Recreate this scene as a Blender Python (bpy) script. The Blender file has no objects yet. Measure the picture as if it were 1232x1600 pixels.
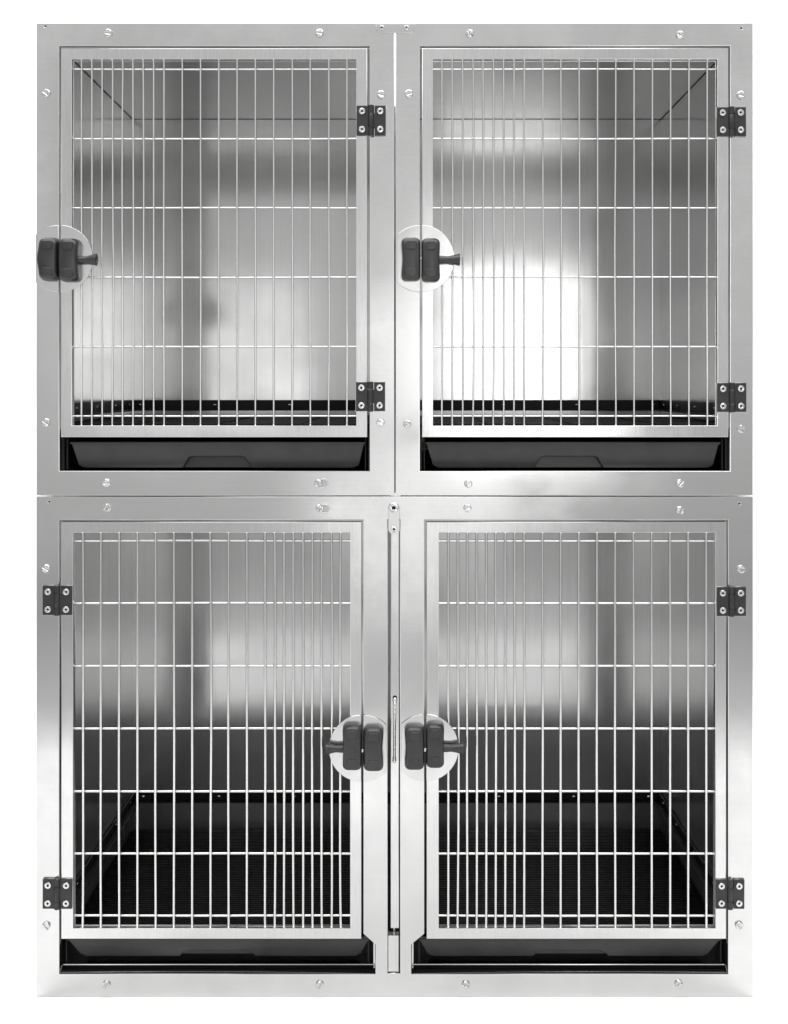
import bpy, bmesh, math, random
from mathutils import Vector, Matrix
random.seed(7)
S = bpy.context.scene
R = math.radians
# ---------------------------------------------------------------- camera
VX, VY, D = 630.0, 605.0, 2.0            # foot of the perpendicular from the lens on the cage fronts (mm grid)
ZB = 1558.0                              # grid line of the floor
cam = bpy.data.cameras.new('camera'); co = bpy.data.objects.new('camera', cam)
S.collection.objects.link(co); S.camera = co
cam.sensor_fit = 'VERTICAL'; cam.sensor_height = 36; cam.lens = 36*D/1.6
cam.shift_x = -(VX-616)/1600.0; cam.shift_y = -(800-VY)/1600.0
cam.clip_start = 0.05; cam.clip_end = 60
co.location = ((VX-616)/1000.0, -D, (ZB-VY)/1000.0); co.rotation_euler = (R(90), 0, 0)
# ---------------------------------------------------------------- world: soft grey studio room
W = bpy.data.worlds.new("World"); S.world = W; W.use_nodes = True
n = W.node_tree.nodes; l = W.node_tree.links; n.clear()
wo = n.new('ShaderNodeOutputWorld'); bg = n.new('ShaderNodeBackground')
tc = n.new('ShaderNodeTexCoord'); sp = n.new('ShaderNodeSeparateXYZ'); mr = n.new('ShaderNodeMapRange')
cr = n.new('ShaderNodeValToRGB')
l.new(tc.outputs['Generated'], sp.inputs[0]); l.new(sp.outputs['Z'], mr.inputs['Value'])
mr.inputs['From Min'].default_value = -0.5; mr.inputs['From Max'].default_value = 0.5
l.new(mr.outputs[0], cr.inputs[0]); l.new(cr.outputs[0], bg.inputs[0]); l.new(bg.outputs[0], wo.inputs[0])
e = cr.color_ramp.elements
e[0].position = 0.0; e[0].color = (.30, .30, .30, 1)
e[1].position = 1.0; e[1].color = (.62, .62, .62, 1)
for p, v in ((.20, .40), (.36, .55), (.45, .58), (.49, .62), (.56, .70), (.66, .78), (.78, .76)):
    q = e.new(p); q.color = (v, v, v, 1)
bg.inputs[1].default_value = 1.0
# dark patches painted into the world for the steel to mirror: u runs sideways, v upwards as seen from the cages
def wmath(op, a, b=None):
    m = n.new('ShaderNodeMath'); m.operation = op
    for i, x in enumerate((a, b)):
        if x is None: continue
        if isinstance(x, (int, float)): m.inputs[i].default_value = x
        else: l.new(x, m.inputs[i])
    return m.outputs[0]
def wstep(x, a, b):
    m = n.new('ShaderNodeMapRange'); m.interpolation_type = 'SMOOTHSTEP'
    m.inputs['From Min'].default_value = a; m.inputs['From Max'].default_value = b
    l.new(x, m.inputs['Value']); return m.outputs[0]
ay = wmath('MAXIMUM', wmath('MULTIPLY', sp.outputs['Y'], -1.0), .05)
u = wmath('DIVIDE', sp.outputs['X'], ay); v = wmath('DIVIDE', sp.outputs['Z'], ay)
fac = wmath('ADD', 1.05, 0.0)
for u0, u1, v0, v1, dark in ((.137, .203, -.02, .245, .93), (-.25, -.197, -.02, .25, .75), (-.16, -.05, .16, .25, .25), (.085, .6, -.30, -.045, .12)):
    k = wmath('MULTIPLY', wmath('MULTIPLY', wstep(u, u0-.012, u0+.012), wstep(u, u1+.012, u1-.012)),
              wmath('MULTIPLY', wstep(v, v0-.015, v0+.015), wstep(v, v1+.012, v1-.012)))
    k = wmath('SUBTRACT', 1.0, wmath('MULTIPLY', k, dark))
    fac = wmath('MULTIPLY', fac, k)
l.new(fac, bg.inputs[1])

def area(name, loc, target, sx, sy, rad, spread=180):
    L = bpy.data.lights.new(name, 'AREA'); L.shape = 'RECTANGLE'; L.size = sx; L.size_y = sy
    L.energy = rad*math.pi*sx*sy; L.spread = R(spread)
    o = bpy.data.objects.new(name, L); S.collection.objects.link(o); o.location = loc
    o.rotation_euler = (Vector(target)-Vector(loc)).to_track_quat('-Z', 'Y').to_euler()
    return o
area('overhead_softbox', (0, -.95, 3.3), (0, -.35, 0), 3.4, 1.8, 4.6)
area('backdrop_softbox', (0, .95, 2.9), (0, 1.3, 0), 3.6, .8, 10.0)
area('right_softbox', (.55, -3.0, 1.21), (.55, 0, 1.21), .71, .68, 3.6)
area('centre_fill', (-.015, -3.04, 1.08), (-.015, 0, 1.08), .30, .50, .72)  # added unseen fill, evens out the mirrored gap between the side panels
area('left_fill', (-.83, -3.0, 1.27), (-.83, 0, 1.27), .74, .44, 1.05)  # added unseen lamp, lifts the back wall of the upper left cage
area('left_low_fill', (-.83, -3.02, .955), (-.83, 0, .955), .78, .19, 1.7)  # added unseen strip lamp, brightens the low part of that wall
area('right_low_softbox', (.50, -3.0, .765), (.50, 0, .765), .60, .19, 3.2)
area('low_softbox', (.06, -3.0, .38), (.06, 0, .38), .80, .72, .68)
S.view_settings.view_transform = 'Standard'; S.view_settings.look = 'None'
S.view_settings.exposure = 0; S.view_settings.gamma = 1; S.view_settings.use_curve_mapping = False
S.render.engine = 'CYCLES'
S.cycles.max_bounces = 14; S.cycles.glossy_bounces = 10; S.cycles.caustics_reflective = True

# ---------------------------------------------------------------- materials
def base_mat(name):
    m = bpy.data.materials.new(name); m.use_nodes = True
    return m, m.node_tree.nodes, m.node_tree.links, m.node_tree.nodes['Principled BSDF']
def steel(name, col=.70, rough=.20, brush=(400, 400, 5), bamt=.05, wave=.25, smudge=.10, wscale=5.0, haze=0.0):
    m, n, l, b = base_mat(name)
    b.inputs['Metallic'].default_value = 1
    g = n.new('ShaderNodeNewGeometry')
    mp = n.new('ShaderNodeMapping'); mp.inputs['Scale'].default_value = brush
    l.new(g.outputs['Position'], mp.inputs['Vector'])
    nb = n.new('ShaderNodeTexNoise'); nb.inputs['Scale'].default_value = 1; nb.inputs['Detail'].default_value = 3
    l.new(mp.outputs[0], nb.inputs['Vector'])
    ns = n.new('ShaderNodeTexNoise'); ns.inputs['Scale'].default_value = 9; ns.inputs['Detail'].default_value = 5
    ns.inputs['Roughness'].default_value = .62
    l.new(g.outputs['Position'], ns.inputs['Vector'])
    # colour = col * (1 + brush + smudge)
    a = n.new('ShaderNodeMapRange'); a.inputs['To Min'].default_value = col*(1-bamt*1.6); a.inputs['To Max'].default_value = col*(1+bamt*1.6)
    l.new(nb.outputs['Fac'], a.inputs['Value'])
    s2 = n.new('ShaderNodeMapRange'); s2.inputs['From Min'].default_value = .35; s2.inputs['From Max'].default_value = .7
    s2.inputs['To Min'].default_value = 1.0; s2.inputs['To Max'].default_value = 1-smudge*.6
    l.new(ns.outputs['Fac'], s2.inputs['Value'])
    mu = n.new('ShaderNodeMath'); mu.operation = 'MULTIPLY'; l.new(a.outputs[0], mu.inputs[0]); l.new(s2.outputs[0], mu.inputs[1])
    cc = n.new('ShaderNodeCombineColor')
    l.new(mu.outputs[0], cc.inputs[0]); l.new(mu.outputs[0], cc.inputs[1])
    m3 = n.new('ShaderNodeMath'); m3.operation = 'MULTIPLY'; m3.inputs[1].default_value = .994
    l.new(mu.outputs[0], m3.inputs[0]); l.new(m3.outputs[0], cc.inputs[2])
    l.new(cc.outputs[0], b.inputs['Base Color'])
    r1 = n.new('ShaderNodeMapRange'); r1.inputs['From Min'].default_value = .3; r1.inputs['From Max'].default_value = .7
    r1.inputs['To Min'].default_value = rough*.8; r1.inputs['To Max'].default_value = rough*1.25+smudge*.4
    l.new(ns.outputs['Fac'], r1.inputs['Value']); l.new(r1.outputs[0], b.inputs['Roughness'])
    nw = n.new('ShaderNodeTexNoise'); nw.inputs['Scale'].default_value = wscale; nw.inputs['Detail'].default_value = 1.5
    l.new(g.outputs['Position'], nw.inputs['Vector'])
    b1 = n.new('ShaderNodeBump'); b1.inputs['Strength'].default_value = wave; b1.inputs['Distance'].default_value = .004
    l.new(nw.outputs['Fac'], b1.inputs['Height'])
    b2 = n.new('ShaderNodeBump'); b2.inputs['Strength'].default_value = bamt*.8; b2.inputs['Distance'].default_value = .0003
    l.new(nb.outputs['Fac'], b2.inputs['Height']); l.new(b1.outputs[0], b2.inputs['Normal'])
    l.new(b2.outputs[0], b.inputs['Normal'])
    if haze:      # ground steel scatters part of the light in a second, wide lobe
        b3 = n.new('ShaderNodeBsdfPrincipled'); b3.inputs['Metallic'].default_value = 1; b3.inputs['Roughness'].default_value = .48
        l.new(cc.outputs[0], b3.inputs['Base Color']); l.new(b2.outputs[0], b3.inputs['Normal'])
        mx = n.new('ShaderNodeMixShader'); mx.inputs[0].default_value = haze
        l.new(b.outputs[0], mx.inputs[1]); l.new(b3.outputs[0], mx.inputs[2])
        l.new(mx.outputs[0], n['Material Output'].inputs['Surface'])
    return m
def plastic(name, col, rough=.45, spec=.5, bump=.15, bs=900):
    m, n, l, b = base_mat(name)
    g = n.new('ShaderNodeNewGeometry')
    ns = n.new('ShaderNodeTexNoise'); ns.inputs['Scale'].default_value = 22; ns.inputs['Detail'].default_value = 6
    l.new(g.outputs['Position'], ns.inputs['Vector'])
    a = n.new('ShaderNodeMapRange'); a.inputs['From Min'].default_value = .3; a.inputs['From Max'].default_value = .75
    a.inputs['To Min'].default_value = col*.7; a.inputs['To Max'].default_value = col*1.5
    l.new(ns.outputs['Fac'], a.inputs['Value'])
    cc = n.new('ShaderNodeCombineColor')
    for i in range(3): l.new(a.outputs[0], cc.inputs[i])
    l.new(cc.outputs[0], b.inputs['Base Color'])
    r1 = n.new('ShaderNodeMapRange'); r1.inputs['To Min'].default_value = rough*.8; r1.inputs['To Max'].default_value = rough*1.25
    l.new(ns.outputs['Fac'], r1.inputs['Value']); l.new(r1.outputs[0], b.inputs['Roughness'])
    b.inputs['Specular IOR Level'].default_value = spec
    nf = n.new('ShaderNodeTexNoise'); nf.inputs['Scale'].default_value = bs; l.new(g.outputs['Position'], nf.inputs['Vector'])
    bp = n.new('ShaderNodeBump'); bp.inputs['Strength'].default_value = bump; bp.inputs['Distance'].default_value = .0005
    l.new(nf.outputs['Fac'], bp.inputs['Height']); l.new(bp.outputs[0], b.inputs['Normal'])
    return m
def matte(name, col):
    m, n, l, b = base_mat(name)
    b.inputs['Roughness'].default_value = .9; b.inputs['Specular IOR Level'].default_value = .1
    ns = n.new('ShaderNodeTexNoise'); ns.inputs['Scale'].default_value = 3
    a = n.new('ShaderNodeMapRange'); a.inputs['To Min'].default_value = col*.97; a.inputs['To Max'].default_value = col*1.03
    l.new(ns.outputs['Fac'], a.inputs['Value']); cc = n.new('ShaderNodeCombineColor')
    for i in range(3): l.new(a.outputs[0], cc.inputs[i])
    l.new(cc.outputs[0], b.inputs['Base Color'])
    return m
M_face = steel('face_steel', .655, .11, (6, 300, 420), .022, .10, .17, 4.0)
M_door = steel('door_steel', .67, .125, (500, 500, 30), .05, .14, .18, 9.0)
M_wall = steel('brushed_wall_steel', .67, .105, (520, 520, 3), .08, .07, .07, 2.0, .38)
M_wire = steel('wire_steel', .70, .20, (300, 300, 20), .04, .0, .05)
M_screw = steel('screw_steel', .62, .20, (300, 300, 300), .03, .25, .05, 250)
M_reflector = steel('reflector_steel', .95, .18, (300, 300, 300), .01, .05, .03, 5)  # bright steel for the added strips behind the frames
M_pan = steel('latch_plate_steel', .62, .16, (400, 400, 400), .03, .12, .12, 14)
M_black = plastic('black_plastic', .010, .5, .3)
M_latch = plastic('latch_rubber', .021, .34, .55, .25)
M_strip = plastic('grey_wear_strip', .11, .42, .4)
M_hinge = plastic('hinge_black', .014, .42, .5, .35, 1500)
M_tray = plastic('tray_plastic', .021, .34, .5, .15)
M_grate = plastic('grate_plastic', .007, .5, .22)
M_seam = plastic('seam_sealant', .05, .8, .1)
M_hole = plastic('socket_black', .01, .7, .2)
M_paper = matte('white_paper', .90)
M_grey = matte('grey_floor', .42)

# ---------------------------------------------------------------- mesh helpers (grid mm -> metres)
def P(px, py, y=0.0): return Vector(((px-616)/1000.0, y, (ZB-py)/1000.0))
def K(px, py, h):     # grid position of a point that stands h metres out of the front plane and is seen at (px,py)
    k = (D-h)/D
    return VX+(px-VX)*k, VY+(py-VY)*k
def link(name, me, mat, parent=None, loc=None, smooth=False, rot=None):
    o = bpy.data.objects.new(name, me); S.collection.objects.link(o)
    if not me.materials: me.materials.append(mat)
    if smooth and len(me.polygons):
        me.polygons.foreach_set('use_smooth', [True]*len(me.polygons))
        try: me.set_sharp_from_angle(angle=R(38))
        except Exception: pass
    off = WPOS.get(parent.name, Vector((0, 0, 0))) if parent else Vector((0, 0, 0))
    if loc is None:
        vs = [v.co for v in me.vertices]
        c = Vector([(min(v[i] for v in vs)+max(v[i] for v in vs))/2 for i in range(3)])
        me.transform(Matrix.Translation(-c)); loc = c
    WPOS[o.name] = Vector(loc)
    o.location = Vector(loc)-off
    if rot: o.rotation_euler = rot
    if parent: o.parent = parent
    return o
WPOS = {}
def empty(name, loc, label, cat, group=None):
    o = bpy.data.objects.new(name, None); S.collection.objects.link(o); o.location = loc
    o.empty_display_size = .05
    o['label'] = label; o['category'] = cat
    if group: o['group'] = group
    WPOS[o.name] = Vector(loc); return o
def tag(o, label, cat, group=None):
    o['label'] = label; o['category'] = cat
    if group: o['group'] = group
class B:
    """collects shapes into one mesh"""
    def __init__(s): s.bm = bmesh.new()
    def box(s, x0, x1, y0, y1, z0, z1, bev=0.0, seg=2):
        r = bmesh.ops.create_cube(s.bm, size=1.0); vs = r['verts']
        for v in vs:
            v.co = Vector((x0+(v.co.x+.5)*(x1-x0), y0+(v.co.y+.5)*(y1-y0), z0+(v.co.z+.5)*(z1-z0)))
        if bev > 0:
            es = list({e for v in vs for e in v.link_edges})
            bmesh.ops.bevel(s.bm, geom=es, offset=bev, segments=seg, affect='EDGES', profile=.5)
        return s
    def gbox(s, px0, px1, py0, py1, y0, y1, bev=0.0, seg=2):
        a = P(px0, py1); b = P(px1, py0)
        return s.box(a.x, b.x, y0, y1, a.z, b.z, bev, seg)
    def tube(s, a, b, r, seg=10, prof=None):
        a = Vector(a); b = Vector(b); d = (b-a); L = d.length; q = d.to_track_quat('Z', 'Y')
        prof = prof or [(0, r), (1, r)]
        rings = []
        for t, rr in prof:
            rings.append([s.bm.verts.new(a + q @ Vector((rr*math.cos(2*math.pi*i/seg), rr*math.sin(2*math.pi*i/seg), t*L))) for i in range(seg)])
        for A, C in zip(rings, rings[1:]):
            for i in range(seg): s.bm.faces.new((A[i], A[(i+1) % seg], C[(i+1) % seg], C[i]))
        s.bm.faces.new(rings[0][::-1]); s.bm.faces.new(rings[-1])
        return s
    def ball(s, c, r, sc=(1, 1, 1)):
        rr = bmesh.ops.create_icosphere(s.bm, subdivisions=2, radius=r)
        for v in rr['verts']: v.co = Vector(c)+Vector((v.co.x*sc[0], v.co.y*sc[1], v.co.z*sc[2]))
        return s
    def mesh(s, name='m'):
        me = bpy.data.meshes.new(name); s.bm.normal_update(); s.bm.to_mesh(me); s.bm.free(); return me
    def build(s, name, mat, parent=None, smooth=False): return link(name, s.mesh(name), mat, parent, None, smooth)
def plate(outers, y0, y1, bev=.0006, raw=False, res=1):
    """polygons (lists of grid points; holes inside them are cut) extruded from depth y0 to y1"""
    cu = bpy.data.curves.new('c', 'CURVE'); cu.dimensions = '2D'; cu.fill_mode = 'BOTH'
    for poly in outers:
        sp_ = cu.splines.new('POLY'); sp_.points.add(len(poly)-1); sp_.use_cyclic_u = True
        for p_, (x, y) in zip(sp_.points, poly):
            if raw: p_.co = (x, y, 0, 1)
            else: v = P(x, y); p_.co = (v.x, v.z, 0, 1)
    cu.bevel_depth = bev; cu.bevel_resolution = res; cu.offset = -bev
    cu.extrude = max((y1-y0)/2-bev, 0.00001)
    o = bpy.data.objects.new('c', cu); S.collection.objects.link(o)
    dg = bpy.context.evaluated_depsgraph_get()
    me = bpy.data.meshes.new_from_object(o.evaluated_get(dg))
    bpy.data.objects.remove(o); bpy.data.curves.remove(cu)
    ym = (y0+y1)/2
    for v in me.vertices:
        x, z, d_ = v.co; v.co = (x, ym-d_, z)
    me.flip_normals() if False else None
    me.materials.clear()
    bm = bmesh.new(); bm.from_mesh(me); bmesh.ops.remove_doubles(bm, verts=bm.verts, dist=1e-6)
    bmesh.ops.recalc_face_normals(bm, faces=bm.faces); bm.to_mesh(me); bm.free()
    return me
def rect(x0, x1, y0, y1): return [(x0, y0), (x1, y0), (x1, y1), (x0, y1)]
def rrect(x0, x1, y0, y1, r, k=5):
    pts = []
    for cx, cy, a0 in ((x1-r, y1-r, 0), (x0+r, y1-r, 90), (x0+r, y0+r, 180), (x1-r, y0+r, 270)):
        for i in range(k+1):
            a = R(a0+90*i/k); pts.append((cx+r*math.cos(a), cy+r*math.sin(a)))
    return pts
def circ(cx, cy, r, k=24, a0=0, a1=360):
    full = abs(a1-a0) >= 360
    return [(cx+r*math.cos(R(a0+(a1-a0)*i/(k if full else k-1))), cy+r*math.sin(R(a0+(a1-a0)*i/(k if full else k-1)))) for i in range(k)]

# shared small meshes, built round the origin (raw metres)
def joinmesh(ms):
    bm = bmesh.new()
    for m_ in ms: bm.from_mesh(m_)
    me = bpy.data.meshes.new('j'); bm.to_mesh(me); bm.free(); return me
r_ = .0064; g_ = .0008
def dseg(sgn):
    a = math.degrees(math.asin(g_/r_))
    return circ(0, 0, r_, 14, a, 180-a) if sgn > 0 else circ(0, 0, r_, 14, 180+a, 360-a)
ME_slot = joinmesh([plate([dseg(1)], -.0042, 0, .0018, True, 3), plate([dseg(-1)], -.0042, 0, .0018, True, 3),
                    plate([circ(0, 0, .0055, 20)], -.0022, 0, .0002, True)])
def hexa(r): return [(r*math.cos(R(60*i)), r*math.sin(R(60*i))) for i in range(6)]
ME_hs = plate([circ(0, 0, .0051, 24), hexa(.0019)], -.0022, 0, .0007, True, 2)
ME_hs_in = plate([circ(0, 0, .0022, 12)], -.0008, 0, .0001, True)
def slot_screw(px, py, parent, ang=None, sub=False):
    ang = random.uniform(-70, 70) if ang is None else ang
    p = P(px, py, -.0001)
    return link('screw', ME_slot, M_screw, parent, p, True, (R(random.uniform(-6, 6)), R(ang), R(random.uniform(-6, 6))))

# ---------------------------------------------------------------- floor and backdrop
def sheet(name, x0, x1, y0, y1, z, mat):
    o = B().box(x0, x1, y0, y1, z-.004, z).build(name, mat); o['kind'] = 'structure'; return o
sheet('floor', -3.2, 3.2, -1.52, 1.15, 0, M_paper)
sheet('ground', -9, 9, -4.6, 1.2, -.006, M_grey)
bm = bmesh.new(); prof = []
for i in range(9):
    a = R(90*i/8); prof.append((1.15+.35*math.sin(a), .35-.35*math.cos(a)))
prof.append((1.5, 4.2)); prof = prof+[(y+.01, z) if z > .4 else (y+.008, z-.008) for y, z in prof[::-1]]
A = [bm.verts.new((-3.2, y, z)) for y, z in prof]; C = [bm.verts.new((3.2, y, z)) for y, z in prof]
for i in range(len(prof)): j = (i+1) % len(prof); bm.faces.new((A[i], A[j], C[j], C[i]))
bmesh.ops.recalc_face_normals(bm, faces=bm.faces)
me = bpy.data.meshes.new('backdrop'); bm.to_mesh(me); bm.free()
o = link('backdrop', me, M_paper, None, None, True); o['kind'] = 'structure'

# ---------------------------------------------------------------- builders
DEP = .700                                   # inside back wall
def shell(cage, x0, x1, ytop, ybot, ceil_seam=True, xl=None, xr=None):
    t = 1.5
    B().gbox(x0, x0+t, ytop+t, ybot-t, .0185, DEP+.0015).build('side_wall', M_wall, cage)
    B().gbox(x1-t, x1, ytop+t, ybot-t, .0185, DEP+.0015).build('side_wall', M_wall, cage)
    B().gbox(x0, x1, ytop, ytop+t, .0185, DEP+.0015).build('top_panel', M_wall, cage)
    B().gbox(x0, x1, ybot-t, ybot, .0185, DEP+.0015).build('bottom_panel', M_black, cage)
    B().gbox(x0+t, x1-t, ytop+t, ybot-t, DEP, DEP+.0015).build('back_wall', M_wall, cage)
    s = B(); r = .0009; a = P(x0+t+.35, ytop+t+.35); b = P(x1-t-.35, ytop+t+.35)
    s.tube((a.x, .02, a.z), (a.x, DEP-.001, a.z), r, 6); s.tube((b.x, .02, b.z), (b.x, DEP-.001, b.z), r, 6)
    s.tube((a.x, DEP-.0004, a.z), (b.x, DEP-.0004, b.z), .0006, 6)
    s.build('seam', M_seam, cage)
def rails(cage, x0, x1, yt, yb, screws):
    """black support angle round three walls, with its screws"""
    for s_, nm in ((0, 'support_rail'), (1, 'support_rail')):
        b = B()
        if s_ == 0: b.gbox(x0+1.6, x0+6, yt, yb, .025, DEP-.0002, .001).gbox(x0+6, x0+20, yb-3, yb, .025, DEP-.0002, .001)
        else: b.gbox(x1-6, x1-1.6, yt, yb, .025, DEP-.0002, .001).gbox(x1-20, x1-6, yb-3, yb, .025, DEP-.0002, .001)
        o = b.build(nm, M_black, cage)
        for d_ in (.07, .22, .37, .52, .65):
            xx = x0+6 if s_ == 0 else x1-6
            p = P(xx, (yt+yb)/2-1, d_)
            B().ball(p, .0034, (.5, 1, 1)).build('rail_screw', M_screw, o, True)
    o = B().gbox(x0+6.2, x1-6.2, yt, yb, DEP-.0055, DEP-.0002, .001).gbox(x0+6.2, x1-6.2, yb-3, yb, DEP-.02, DEP-.006, .001).build('support_rail', M_black, cage)
    for sx in screws:
        X = VX+(sx-VX)/.7423
        p = P(X, (yt+yb)/2-1, DEP-.0056)
        B().ball(p, .0040, (1.25, .6, .8)).build('rail_screw', M_screw, o, True)
def hinge(cage, px0, px1, py0, py1, steel_left=False):
    h = .005
    x0, y0 = K(px0, py0, h); x1, y1 = K(px1, py1, h)
    e_ = bpy.data.objects.new('hinge', None); S.collection.objects.link(e_)
    c = P((x0+x1)/2, (y0+y1)/2, 0); e_.parent = cage; e_.location = c-WPOS[cage.name]; WPOS[e_.name] = c; e_.empty_display_size = .02
    xc = (x0+x1)/2; w = 4.6
    yb, yf = -.0024, -.0056
    t3 = (y1-y0)/4
    e_.rotation_euler = (0, R(random.uniform(-.5, .5)), 0)
    # two interlocking leaves
    link('hinge_leaf', plate([[(x0, y0), (xc-w, y0), (xc-w, y1), (x0, y1)]], yf, yb, .0005), M_hinge, e_)
    link('hinge_leaf', plate([[(xc+w+1.0, y0), (x1, y0), (x1, y1), (xc+w+1.0, y1)]], yf, yb, .0005), M_hinge, e_)
    for a_, b_ in ((y0-.6, y0+t3-.5), (y0+t3, y1-t3-.5), (y1-t3, y1+.6)):
        s = B(); p1 = P(xc, a_, -.0052); p2 = P(xc, b_, -.0052)
        s.tube(p1, p2, .0046, 16, [(0, .0040), (.04, .0046), (.96, .0046), (1, .0040)])
        s.gbox(xc-w-.5, xc-1, a_+.2, b_-.2, -.0058, yb, .0003) if a_ != y0+t3 else s.gbox(xc+1, xc+w+1.4, a_+.2, b_-.2, -.0058, yb, .0003)
        s.build('hinge_knuckle', M_hinge, e_, True)
    s = B(); s.tube(P(xc, y0-1.2, -.0052), P(xc, y1+1.2, -.0052), .0016, 10); s.build('hinge_pin', M_screw, e_, True)
    for sx in (x0+8.5, x1-8.5):
        for sy in (y0+9, y1-9):
            p = P(sx, sy, yf-.0001)
            o = link('hinge_screw', ME_hs, M_screw, e_, p, True, (0, R(random.uniform(0, 60)), 0))
            i_ = link('screw_socket', ME_hs_in, M_hole, e_, p, False)
    # thin steel packing plate between the hinge and the frame
    link('packing_plate', plate([rect(xc+w+2, x1+.9, y0-.4, y1+.9)], -.0023, -.0012, .0002), M_pan, e_)
    link('packing_plate', plate([rect(x0-.7, xc-w, y0-.4, y1+.9)], -.0023, -.0012, .0002), M_pan, e_)
def housing(px0, px1, py0, py1, y0, y1, outer=-1, waist=2.2):
    """soft-cornered latch block; its outer side is pinched (or swollen, waist < 0) at mid height"""
    bm = bmesh.new(); rings = []
    cx, cy = (px0+px1)/2, (py0+py1)/2; W_, H_ = (px1-px0), (py1-py0)
    lv = [(0, 1.0, 1.0, 7), (.45, 1.0, 1.0, 8), (.68, .985, .99, 8.5), (.83, .94, .965, 9), (.94, .85, .92, 9), (1.0, .70, .86, 8)]
    for t, sx, sy, rr in lv:
        w, h = W_*sx/2, H_*sy/2
        rp = rrect(cx-w, cx+w, cy-h, cy+h, min(rr, w*.8), 5)
        pts = []
        for i in range(len(rp)):
            a, b = rp[i], rp[(i+1) % len(rp)]
            pts.append(a)
            if math.hypot(a[0]-b[0], a[1]-b[1]) > 12 and abs(a[0]-b[0]) < 1:
                for q in range(1, 12): pts.append((a[0]+(b[0]-a[0])*q/12, a[1]+(b[1]-a[1])*q/12))
        ring = []
        for (x, y) in pts:
            f = math.exp(-((y-cy)/(H_*.22))**2)
            if (x-cx)*outer > 0: x -= outer*waist*f
            dep = y0+(y1-y0)*t - .0030*t*max(0, 1-((y-cy)/(H_*.5))**2) + .0030*t*.35
            ring.append(bm.verts.new(P(x, y, dep)))
        rings.append(ring)
    N = len(rings[0])
    for A_, C_ in zip(rings, rings[1:]):
        for i in range(N): bm.faces.new((A_[i], A_[(i+1) % N], C_[(i+1) % N], C_[i]))
    bm.faces.new(rings[0][::-1])
    mid = (P(cx, cy).x); top = rings[-1]
    rt = sorted([v for v in top if v.co.x > mid], key=lambda v: (v.co.z, v.co.x if v.co.z > P(cx, cy).z else -v.co.x))
    lf = sorted([v for v in top if v.co.x <= mid], key=lambda v: v.co.z)
    rt = sorted([v for v in top if v.co.x > mid], key=lambda v: v.co.z)
    for i in range(min(len(lf), len(rt))-1):
        if (lf[i+1].co-lf[i].co).length > 1e-7: bm.faces.new((lf[i], lf[i+1], rt[i+1], rt[i]))
    bmesh.ops.recalc_face_normals(bm, faces=bm.faces)
    me = bpy.data.meshes.new('housing'); bm.to_mesh(me); bm.free()
    return me
def latch(cage, door, px, py, side, boxes, tip, dpt=.024, bulge=False):
    """side=+1: the lever points right (door lies right of the gap)"""
    pr = 52
    clip = {+1: px-37.5, -1: px+37.5}[side]
    g = 1.7
    # plate halves
    def half(s):
        pts = []
        for i in range(41):
            a = R(-90+180*i/40); x = px+s*(g+0)+s*pr*math.cos(a)-s*g*math.cos(a); y = py+pr*math.sin(a)
            pts.append((x, y))
        if s != side:   # frame half: trimmed at the frame's edge
            pts = [(max(x, clip) if side > 0 else min(x, clip), y) for x, y in pts]
            q = []
            for p_ in pts:
                if not q or (abs(q[-1][0]-p_[0])+abs(q[-1][1]-p_[1])) > .01: q.append(p_)
            pts = q
        return pts
    kd = 'latch_plate'
    link(kd, plate([half(side)], -.0034, -.0014, .0005), M_pan, door)
    keeper = link('latch_keeper', plate([half(-side)], -.0034, -.0014, .0005), M_pan, cage)
    for (b0, b1, c0, c1), who in zip(boxes, (door, keeper)):
        X0, Y0 = K(b0, c0, .016); X1, Y1 = K(b1, c1, .016)
        hs = link('latch_housing', housing(X0, X1, Y0, Y1, -.0035, -dpt, side if who == door else -side, -3.0 if (bulge and who != door) else (.8 if who == door else 1.5)), M_latch, who, None, True)
        # thumb pads and centre saddle
        w_ = X1-X0; 
        for yy in (Y0+12.5, Y1-12.5):
            xm = (X0+X1)/2
            link('thumb_pad', plate([rrect(xm-w_*.28, xm+w_*.28, yy-6.5, yy+6.5, 4)], -dpt-.0030, -dpt-.0002, .0010, False, 3), M_latch, who, None, True)
    # lever
    (b0, b1, c0, c1) = boxes[0]
    xs = (b1 if side > 0 else b0); X0, Y0 = K(xs, py+1.5, .014); X1, _ = K(tip, py, .014)
    s = B(); s.tube(P(X0-side*4, Y0, -.014), P(X1, Y0, -.014), .006, 18,
                    [(0, .0066), (.2, .0060), (.45, .0055), (.6, .0064), (.82, .0082), (.95, .0094), (.98, .0094), (1, .0080), (1.0, .0055), (.93, .0045)])
    s.build('latch_lever', M_latch, door, True)
    s = B(); s.gbox(px-2.5, px+2.5, py-2.6, py+2.6, -.016, -.011, .0006); s.build('latch_pin', M_screw, keeper, True)
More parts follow.
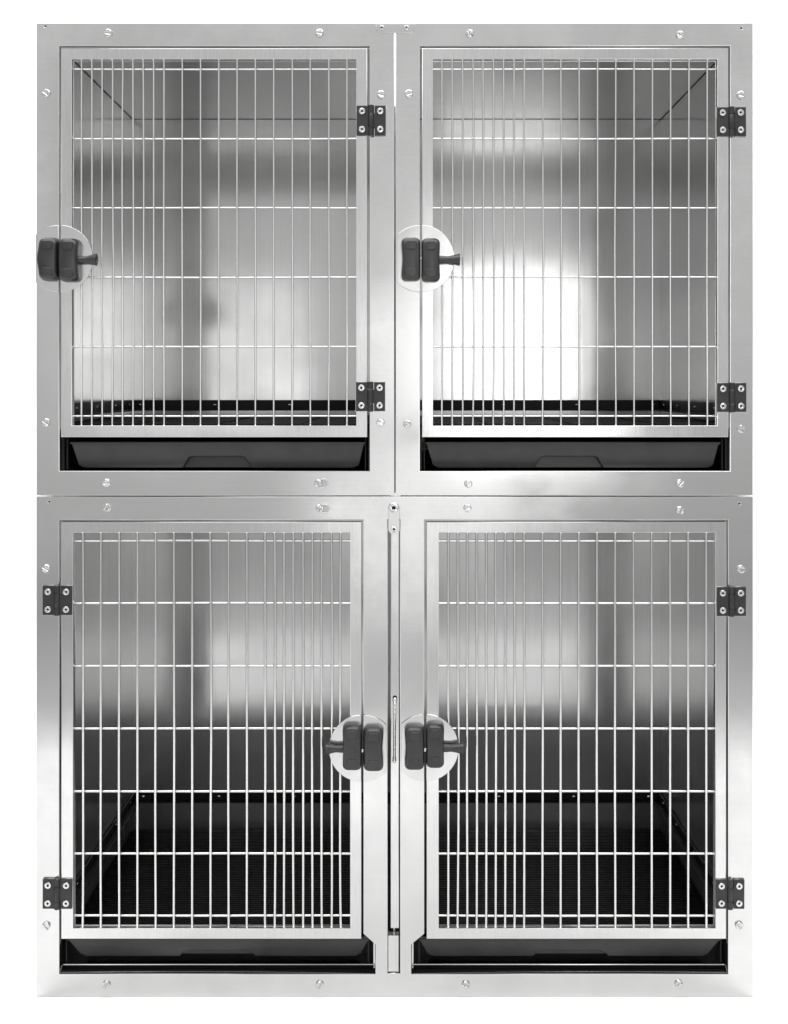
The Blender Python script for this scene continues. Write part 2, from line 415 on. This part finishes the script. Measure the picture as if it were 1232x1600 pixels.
def make_door(cage, ox0, ox1, oy0, oy1, ix0, ix1, iy0, iy1, xs, ys, r):
    e_ = link('door', plate([rect(ox0, ox1, oy0, oy1), rect(ix0, ix1, iy0, iy1)], -.0012, .0140, .0007, False, 2), M_door, cage)
    def bow(bm_, n0, a, b, ax, amp):
        bm_.verts.ensure_lookup_table()
        L = (b-a).length
        for v in bm_.verts[n0:]:
            t = (v.co-a).dot((b-a)/L)/L
            v.co[ax] += amp*math.sin(math.pi*t)+amp*.4*math.sin(2.7*math.pi*t+amp*9e3)
    for x in xs:
        s = B(); a = P(x, iy0-1.2, .0035); b = P(x, iy1+1.2, .0035); j = random.gauss(0, .00055)
        s.tube(a, b, r, 12, [(i/12, r) for i in range(13)])
        bow(s.bm, 0, a, b, 0, j)
        s.ball(P(x, iy0-.2, .0025), r*1.35, (1, 1, 1)).ball(P(x, iy1+.2, .0025), r*1.35, (1, 1, 1))
        for y in ys:       # weld nubs where the wires cross
            s.ball(P(x+random.uniform(-.3, .3), y+random.uniform(-.4, .4), .0035+r*.95), r*1.05, (1.25, .8, 1.35))
        s.build('vertical_bar', M_wire, e_, True)
    for y in ys:
        s = B(); a = P(ix0-1.2, y, .0035+r*1.9); b = P(ix1+1.2, y, .0035+r*1.9)
        s.tube(a, b, r*.97, 12, [(i/12, r*.97) for i in range(13)]); bow(s.bm, 0, a, b, 2, random.gauss(0, .0003))
        s.build('horizontal_bar', M_wire, e_, True)
    return e_
def grate(x0, x1, level, dfront, label, seams, pitch=.0085):
    s = B(); a = P(x0, level); b = P(x1, level); z1 = a.z; z0 = z1-.012
    d = dfront
    while d < DEP-.028:
        s.box(a.x, b.x, d, d+pitch*.52, z0+.002, z1); d += pitch
    k = seams
    for i in range(k+1):
        X = a.x+(b.x-a.x)*i/k
        x_0 = min(max(X-.002, a.x-.0001), b.x-.0039)
        s.box(x_0, x_0+.004, dfront-.001, DEP-.027, z0, z1-.0025)
        dd = dfront+.004
        if 0 < i < k:
            while dd < DEP-.03:
                s.box(X-.0012, X+.0012, dd, dd+pitch*.4, z1, z1+.0016); dd += pitch
    s.box(a.x, b.x, dfront-.006, dfront-.0012, z0-.0003, z1+.001, .0008)
    o = s.build('floor_grate', M_grate)
    tag(o, label, 'floor grate', 'slatted black floor grates')
    return o
def tray(xr0, xr1, xb0, xb1, yr, yb, nx0, nx1, ny, d0, d1, label, mat=M_tray):
    """xr: rim, xb: base, notch nx0..nx1 up to ny in the front wall"""
    e_ = empty('tray', P((xr0+xr1)/2, yb, (d0+d1)/2), label, 'tray', 'black pull-out trays')
    # front wall leans out towards its rim
    lean = .010
    out = [(xr0, yr), (xr1, yr), (xr1-3, yr+6), (xb1+4, yb-5), (xb1-5, yb), (nx1+1, yb), (nx1-3, yb-6), (nx1-9, ny+2), (nx1-15, ny), (nx0+15, ny), (nx0+9, ny+2), (nx0+3, yb-6), (nx0-1, yb), (xb0+5, yb), (xb0-4, yb-5), (xr0+3, yr+6)]
    me = plate([out], d0, d0+.005, .0016, False, 3)
    zt, zb_ = P(0, yr).z, P(0, yb).z
    for v in me.vertices:
        t = (v.co.z-zb_)/(zt-zb_); v.co.y += lean*(1-t)
    link('front_wall', me, mat, e_, None, True)
    s = B()      # recessed hand grip behind the notch
    s.gbox(nx0-4, nx1+4, ny-4, yb-.3, d0+.019, d0+.022, .0008); s.gbox(nx0-4, nx1+4, ny-5, ny-2.5, d0+.0155, d0+.022)
    s.build('hand_grip', mat, e_)
    # body: base and three walls
    b = bmesh.new()
    T = [P(xr0, yr, d0+.006), P(xr1, yr, d0+.006), P(xr1, yr, d1), P(xr0, yr, d1)]
    Q = [P(xb0, yb, d0+.024), P(xb1, yb, d0+.024), P(xb1, yb, d1-.004), P(xb0, yb, d1-.004)]
    tv = [b.verts.new(v) for v in T]; bv = [b.verts.new(v) for v in Q]
    for i in range(1, 4): j = (i+1) % 4; b.faces.new((tv[i], tv[j], bv[j], bv[i]))
    b.faces.new(bv[::-1])
    bmesh.ops.solidify(b, geom=b.faces[:], thickness=-.0025)
    bmesh.ops.recalc_face_normals(b, faces=b.faces)
    me = bpy.data.meshes.new('pan'); b.to_mesh(me); b.free()
    link('pan', me, M_black, e_)
    s = B(); s.gbox(xr0, xr1, yr-1.2, yr+2.2, d0-.003, d0+.006, .0014, 3); s.build('rim', mat, e_, True)
    return e_

# ================================================================= upper cages
UX = [127, 143.1, 159.2, 175.3, 191.4, 207.5, 223.6, 239.8, 256, 284.6, 313.2, 341.8, 370.4, 399, 427.7, 456.4, 485, 513.6, 542.2]
UY = [106.8, 215.5, 324.2, 432.8, 541.5, 650.2]
def upper(dx, side, label, tlabel, glabel):
    cage = empty('cage', P(336.5+dx, 773, .35), label, 'cage', 'small cages in the upper row')
    x0, x1 = 57+dx, 616.7+dx
    if dx: x0, x1 = 618.3, 1177
    ox0, ox1 = (93, 578) if not dx else (656.5, 1141)
    holes = [rect(ox0, ox1, 72, 736)]
    hx = (71, 41) if not dx else (1159, 44)
    holes.append(circ(hx[0], hx[1], 1.6, 10))
    link('face_frame', plate([rect(x0, x1, 36, 774.3)]+holes, 0, .018, .0009, False, 2), M_face, cage)
    B().gbox(hx[0]-3, hx[0]+3, hx[1]-3, hx[1]+3, .0182, .0184).build('hole_backing', M_hole, cage)
    sx0, sx1 = x0+1.0, x1-1.0
    if not dx: sx1 = 608
    else: sx0 = 626
    shell(cage, sx0, sx1, 38, 773.6)
    rails(cage, sx0, sx1, 632, 654, [219, 336, 453] if not dx else [787, 902, 1021])
    for a_, b_ in ((sx0+2, ox0-.5), (ox1+.5, sx1-2)):
        B().gbox(a_, b_, 74, 668, .0186, .0200).build('reflector_strip', M_reflector, cage)  # added reflectors behind the frame, lift dark bands mirrored in the walls
    B().gbox(sx0+2, sx1-2, 40.5, 71.5, .0186, .0200).build('reflector_strip', M_reflector, cage)
    # black liners added beside the tray to keep the cavity dark
    B().gbox(sx0+1.7, ox0+3, 670, 765, .0186, DEP-.01).build('cavity_liner', M_black, cage)
    B().gbox(ox1-3, sx1-1.7, 670, 765, .0186, DEP-.01).build('cavity_liner', M_black, cage)
    for a_, b_ in ((ox0+6, ox0+8.2), (ox1-8.2, ox1-6)):
        o = B().gbox(a_, b_, 686, 735.5, .020, .030, .0006).build('guide_lip', M_black, cage)
    B().gbox(sx0+2, sx1-2, 737.5, 741, .0188, DEP-.02).build('tray_shelf', M_black, cage)
    d_ = make_door(cage, 96+dx, 574+dx, 76, 683, 113+dx, 557+dx, 93, 665, [x+dx for x in UX], UY, .0015)
    return cage, d_
cage, door = upper(0, 1, 'upper left steel cage, its latch hanging at the outer left edge of the bank', '', '')
hinge(cage, 557.5, 603, 165, 211.5); hinge(cage, 556.5, 602, 597, 642.5)
latch(cage, door, 94.3, 404.3, 1, [(92.8, 123.5, 372.5, 439.5), (62, 91.6, 371, 438)], 152, .026, True)
for x, y in ((170, 52), (500, 52), (73, 146), (73, 660), (596, 148), (595, 660), (167, 754), (498, 755)): slot_screw(x, y, cage)
def reflection_mark(x, y, cg):  # ring and disc added to imitate a ring-shaped reflection by the bolt
    o = link('reflection_ring', plate([circ(x, y, 8, 28), circ(x, y, 5.6, 24)], -.0009, .0001, .0004), M_pan, cg)
    link('reflection_disc', plate([circ(x, y, 5.6, 20)], -.0003, -.0001, .00005), M_grey, o)
reflection_mark(505.5, 755.5, cage)
# joining plate over the gap between the two upper cages
jp = link('joining_plate', plate([[(588, 37.2), (648, 37.2), (648, 47), (646, 50.5), (642.5, 52), (594.5, 52), (591, 50.5), (588, 47)]], -.0016, -.0001, .0004), M_face, cage)
for x in (597, 635.4):
    o = link('screw', ME_hs, M_screw, jp, P(x, 44, -.0017), True); o.scale = (.8, .8, .8)
    o = link('screw_socket', ME_hs_in, M_hole, jp, P(x, 44, -.0018)); o.scale = (.8, .8, .8)
B().gbox(608.6, 625.4, 156, 773.4, .045, .047).build('joining_strip', M_seam, cage)
c1 = cage
cage, door = upper(564, 1, 'upper right steel cage, latch beside the middle gap, hinges at the outer right edge', '', '')
hinge(cage, 1121, 1166, 167.5, 212.5); hinge(cage, 1121.5, 1166.5, 598.5, 643.5)
latch(cage, door, 658.3, 404.3, 1, [(658.9, 688, 372, 440), (627.5, 657.4, 371, 438.5)], 719)
for x, y in ((734, 53), (1063, 55), (639, 147), (1158, 149), (637, 663), (1158, 670), (732, 756), (1063, 755)): slot_screw(x, y, cage)
tray(107, 571, 122, 557, 692, 733, 283, 390, 714, .012, .62, 'black tray below the upper left cage door')
tray(665, 1129, 681, 1116, 692, 733, 838, 946, 714, .012, .62, 'black tray below the upper right cage door')
grate(66, 602, 664, .040, 'thin black slatted floor grate inside the upper left cage', 4)
grate(632, 1168, 664, .040, 'thin black slatted floor grate inside the upper right cage', 4)

# ================================================================= lower double cage
big = empty('double_cage', P(617, 1558, .35), 'wide lower steel double cage with two tall barred doors, carrying both upper cages', 'double cage')
Lh = [(93, 812), (568, 812), (568, 1459), (587, 1476), (587, 1522), (93, 1522)]
Rh = [(663.5, 812), (1138, 812), (1138, 1522), (643, 1522), (643, 1476), (663.5, 1459)]
slot = rect(606, 625.5, 812, 1521)
hs = [circ(77, 784, 1.6, 10), circ(1156, 787, 1.6, 10)]
link('face_frame', plate([rect(57, 1177, 776, 1558), Lh, Rh, slot]+hs, 0, .018, .0009, False, 2), M_face, big)
for hx in ((77, 784), (1156, 787)): B().gbox(hx[0]-3, hx[0]+3, hx[1]-3, hx[1]+3, .0182, .0184).build('hole_backing', M_hole, big)
shell(big, 58.2, 1175.8, 776.4, 1555)
rails(big, 59.5, 1174.5, 1459, 1476, [224, 342, 460, 780, 897, 1014])
LX = [128.9+28.52*i for i in range(11)]+[414.1+14.83*i for i in range(1, 9)]
LY = [846, 943.7, 1042, 1140.2, 1238.6, 1336.2, 1433.3]
RX = [701+14.83*i for i in range(8)]+[819.7+28.5*i for i in range(11)]
dl = make_door(big, 96.5, 565, 815.5, 1466.5, 115, 547.5, 832, 1450, LX, LY, .0020)
dr = make_door(big, 667, 1134.5, 815.5, 1466.5, 686, 1118, 832, 1450, RX, LY, .0020)
dl['label'] = 'left door of the lower cage, hinged at the outer left'; dr['label'] = 'right door of the lower cage, hinged at the outer right'
hinge(big, 67, 112.5, 915.5, 961); hinge(big, 67, 112.5, 1374, 1420)
hinge(big, 1121, 1166, 917.5, 962.5); hinge(big, 1119, 1163.5, 1375, 1420)
latch(big, dl, 566.5, 1168.5, -1, [(535.5, 565.8, 1133.5, 1203.5), (568.3, 599.5, 1137, 1205)], 508.5)
latch(big, dr, 664.8, 1167.5, 1, [(666, 694.5, 1131.5, 1200), (632.5, 663.4, 1135.5, 1203)], 725)
for x, y in ((168, 793), (500, 794), (731, 794), (1063, 797), (73, 888), (1158, 889), (73, 1446), (1155, 1445), (167, 1538), (500, 1538), (728, 1538), (1061, 1537)):
    slot_screw(x, y, big)
reflection_mark(508, 795, big)
for a_, b_ in ((61.5, 604), (627, 1172)): B().gbox(a_, b_, 779, 811.5, .0186, .0200).build('reflector_strip', M_reflector, big)  # added reflectors, unseen behind the frame, brighten what the back wall mirrors
for a_, b_ in ((61.5, 92), (569, 605), (627, 662), (1139, 1172)): B().gbox(a_, b_, 813, 1470, .0186, .0200).build('reflector_strip', M_reflector, big)
for a_, b_ in ((62, 604.5), (627, 1172)): B().gbox(a_, b_, 1474, 1552, .0590, .0615).build('dark_screen', M_black, big)  # added black board, hides the brightly lit grate behind the short tray
for a_, b_ in ((61.2, 63.2), (1170.8, 1172.8)): B().gbox(a_, b_, 1480, 1528, .066, DEP-.002, .0004).build('wear_strip', M_strip, big)
# steel returns beside the tray openings, black liners added behind to darken the cavity
for a_, b_ in ((583.5, 586), (644, 646.5)): B().gbox(a_, b_, 1478, 1521, .0186, .060).build('slot_return', M_door, big)
for a_, b_ in ((63, 92), (588, 604.5), (627, 642), (1139, 1171)): B().gbox(a_, b_, 1474, 1552, .0186, .035).build('cavity_liner', M_black, big)
for a_, b_ in ((97, 99.5), (574, 577), (654, 657), (1131, 1133.5)): B().gbox(a_, b_, 1470, 1514, .022, .032, .0006).build('guide_lip', M_black, big)
for a_, b_ in ((66, 600), (632, 1168)):
    B().gbox(a_, b_, 1515.2, 1517, .0195, .150, .0004).build('shelf_lip', M_door, big)
    B().gbox(a_, b_, 1517.2, 1530, .028, .032).build('shelf_apron', M_black, big)
# removable divider in the middle slot
dv = empty('divider_panel', P(616, 1540, .35), 'narrow steel divider panel standing in the middle slot between the two lower doors', 'divider panel')
B().gbox(615, 617, 786, 1529, .020, .692).build('panel', M_wall, dv)
es = B().gbox(610.8, 623.8, 820, 1452, .004, .019, .0008).build('edge_strip', M_door, dv)
B().gbox(606.8, 623.4, 1463, 1520, .003, .018, .0008).build('foot_block', M_door, dv)
s = B(); s.tube(P(617.3, 1098, -.002), P(616.6, 1188, -.002), .0021, 12)
s.tube(P(617.3, 1100, -.002), P(617.3, 1093, .004), .0026, 12); s.ball(P(617.3, 1094, 0), .0036, (1, 1, 1.3)); s.ball(P(616.6, 1188, -.0015), .0030, (1.1, 1, 1.3)); s.tube(P(616.6, 1188, -.002), P(616.6, 1188, .004), .0022, 10)
s.build('pull_rod', M_screw, dv, True)
s = B(); s.tube(P(617.4, 1091, .0036), P(617.4, 1091, .0030), .0034, 14); s.build('rod_hole', M_hole, dv)
st = link('retaining_strap', plate([rrect(607, 625, 785, 834, 8.5, 8)], -.0036, -.0016, .0005), M_pan, big)
for x, y, sc in ((615.5, 793, 1.55), (616, 826.5, 1.0)):
    o = link('screw', ME_hs, M_screw, st, P(x, y, -.0037), True); o.scale = (sc, sc, sc)
    o = link('screw_socket', ME_hs_in, M_hole, st, P(x, y, -.0042)); o.scale = (sc*.8,)*3
tray(103, 577, 124, 560, 1472, 1504, 279, 395, 1493, .012, .056, 'black tray below the lower left door')
tray(655, 1129, 672, 1108, 1472, 1504, 837, 953, 1493, .012, .056, 'black tray below the lower right door')
grate(66, 610, 1529, .064, 'black ribbed floor grate inside the lower cage, behind the left door', 4)
grate(622, 1168, 1529, .064, 'black ribbed floor grate inside the lower cage, behind the right door', 4)
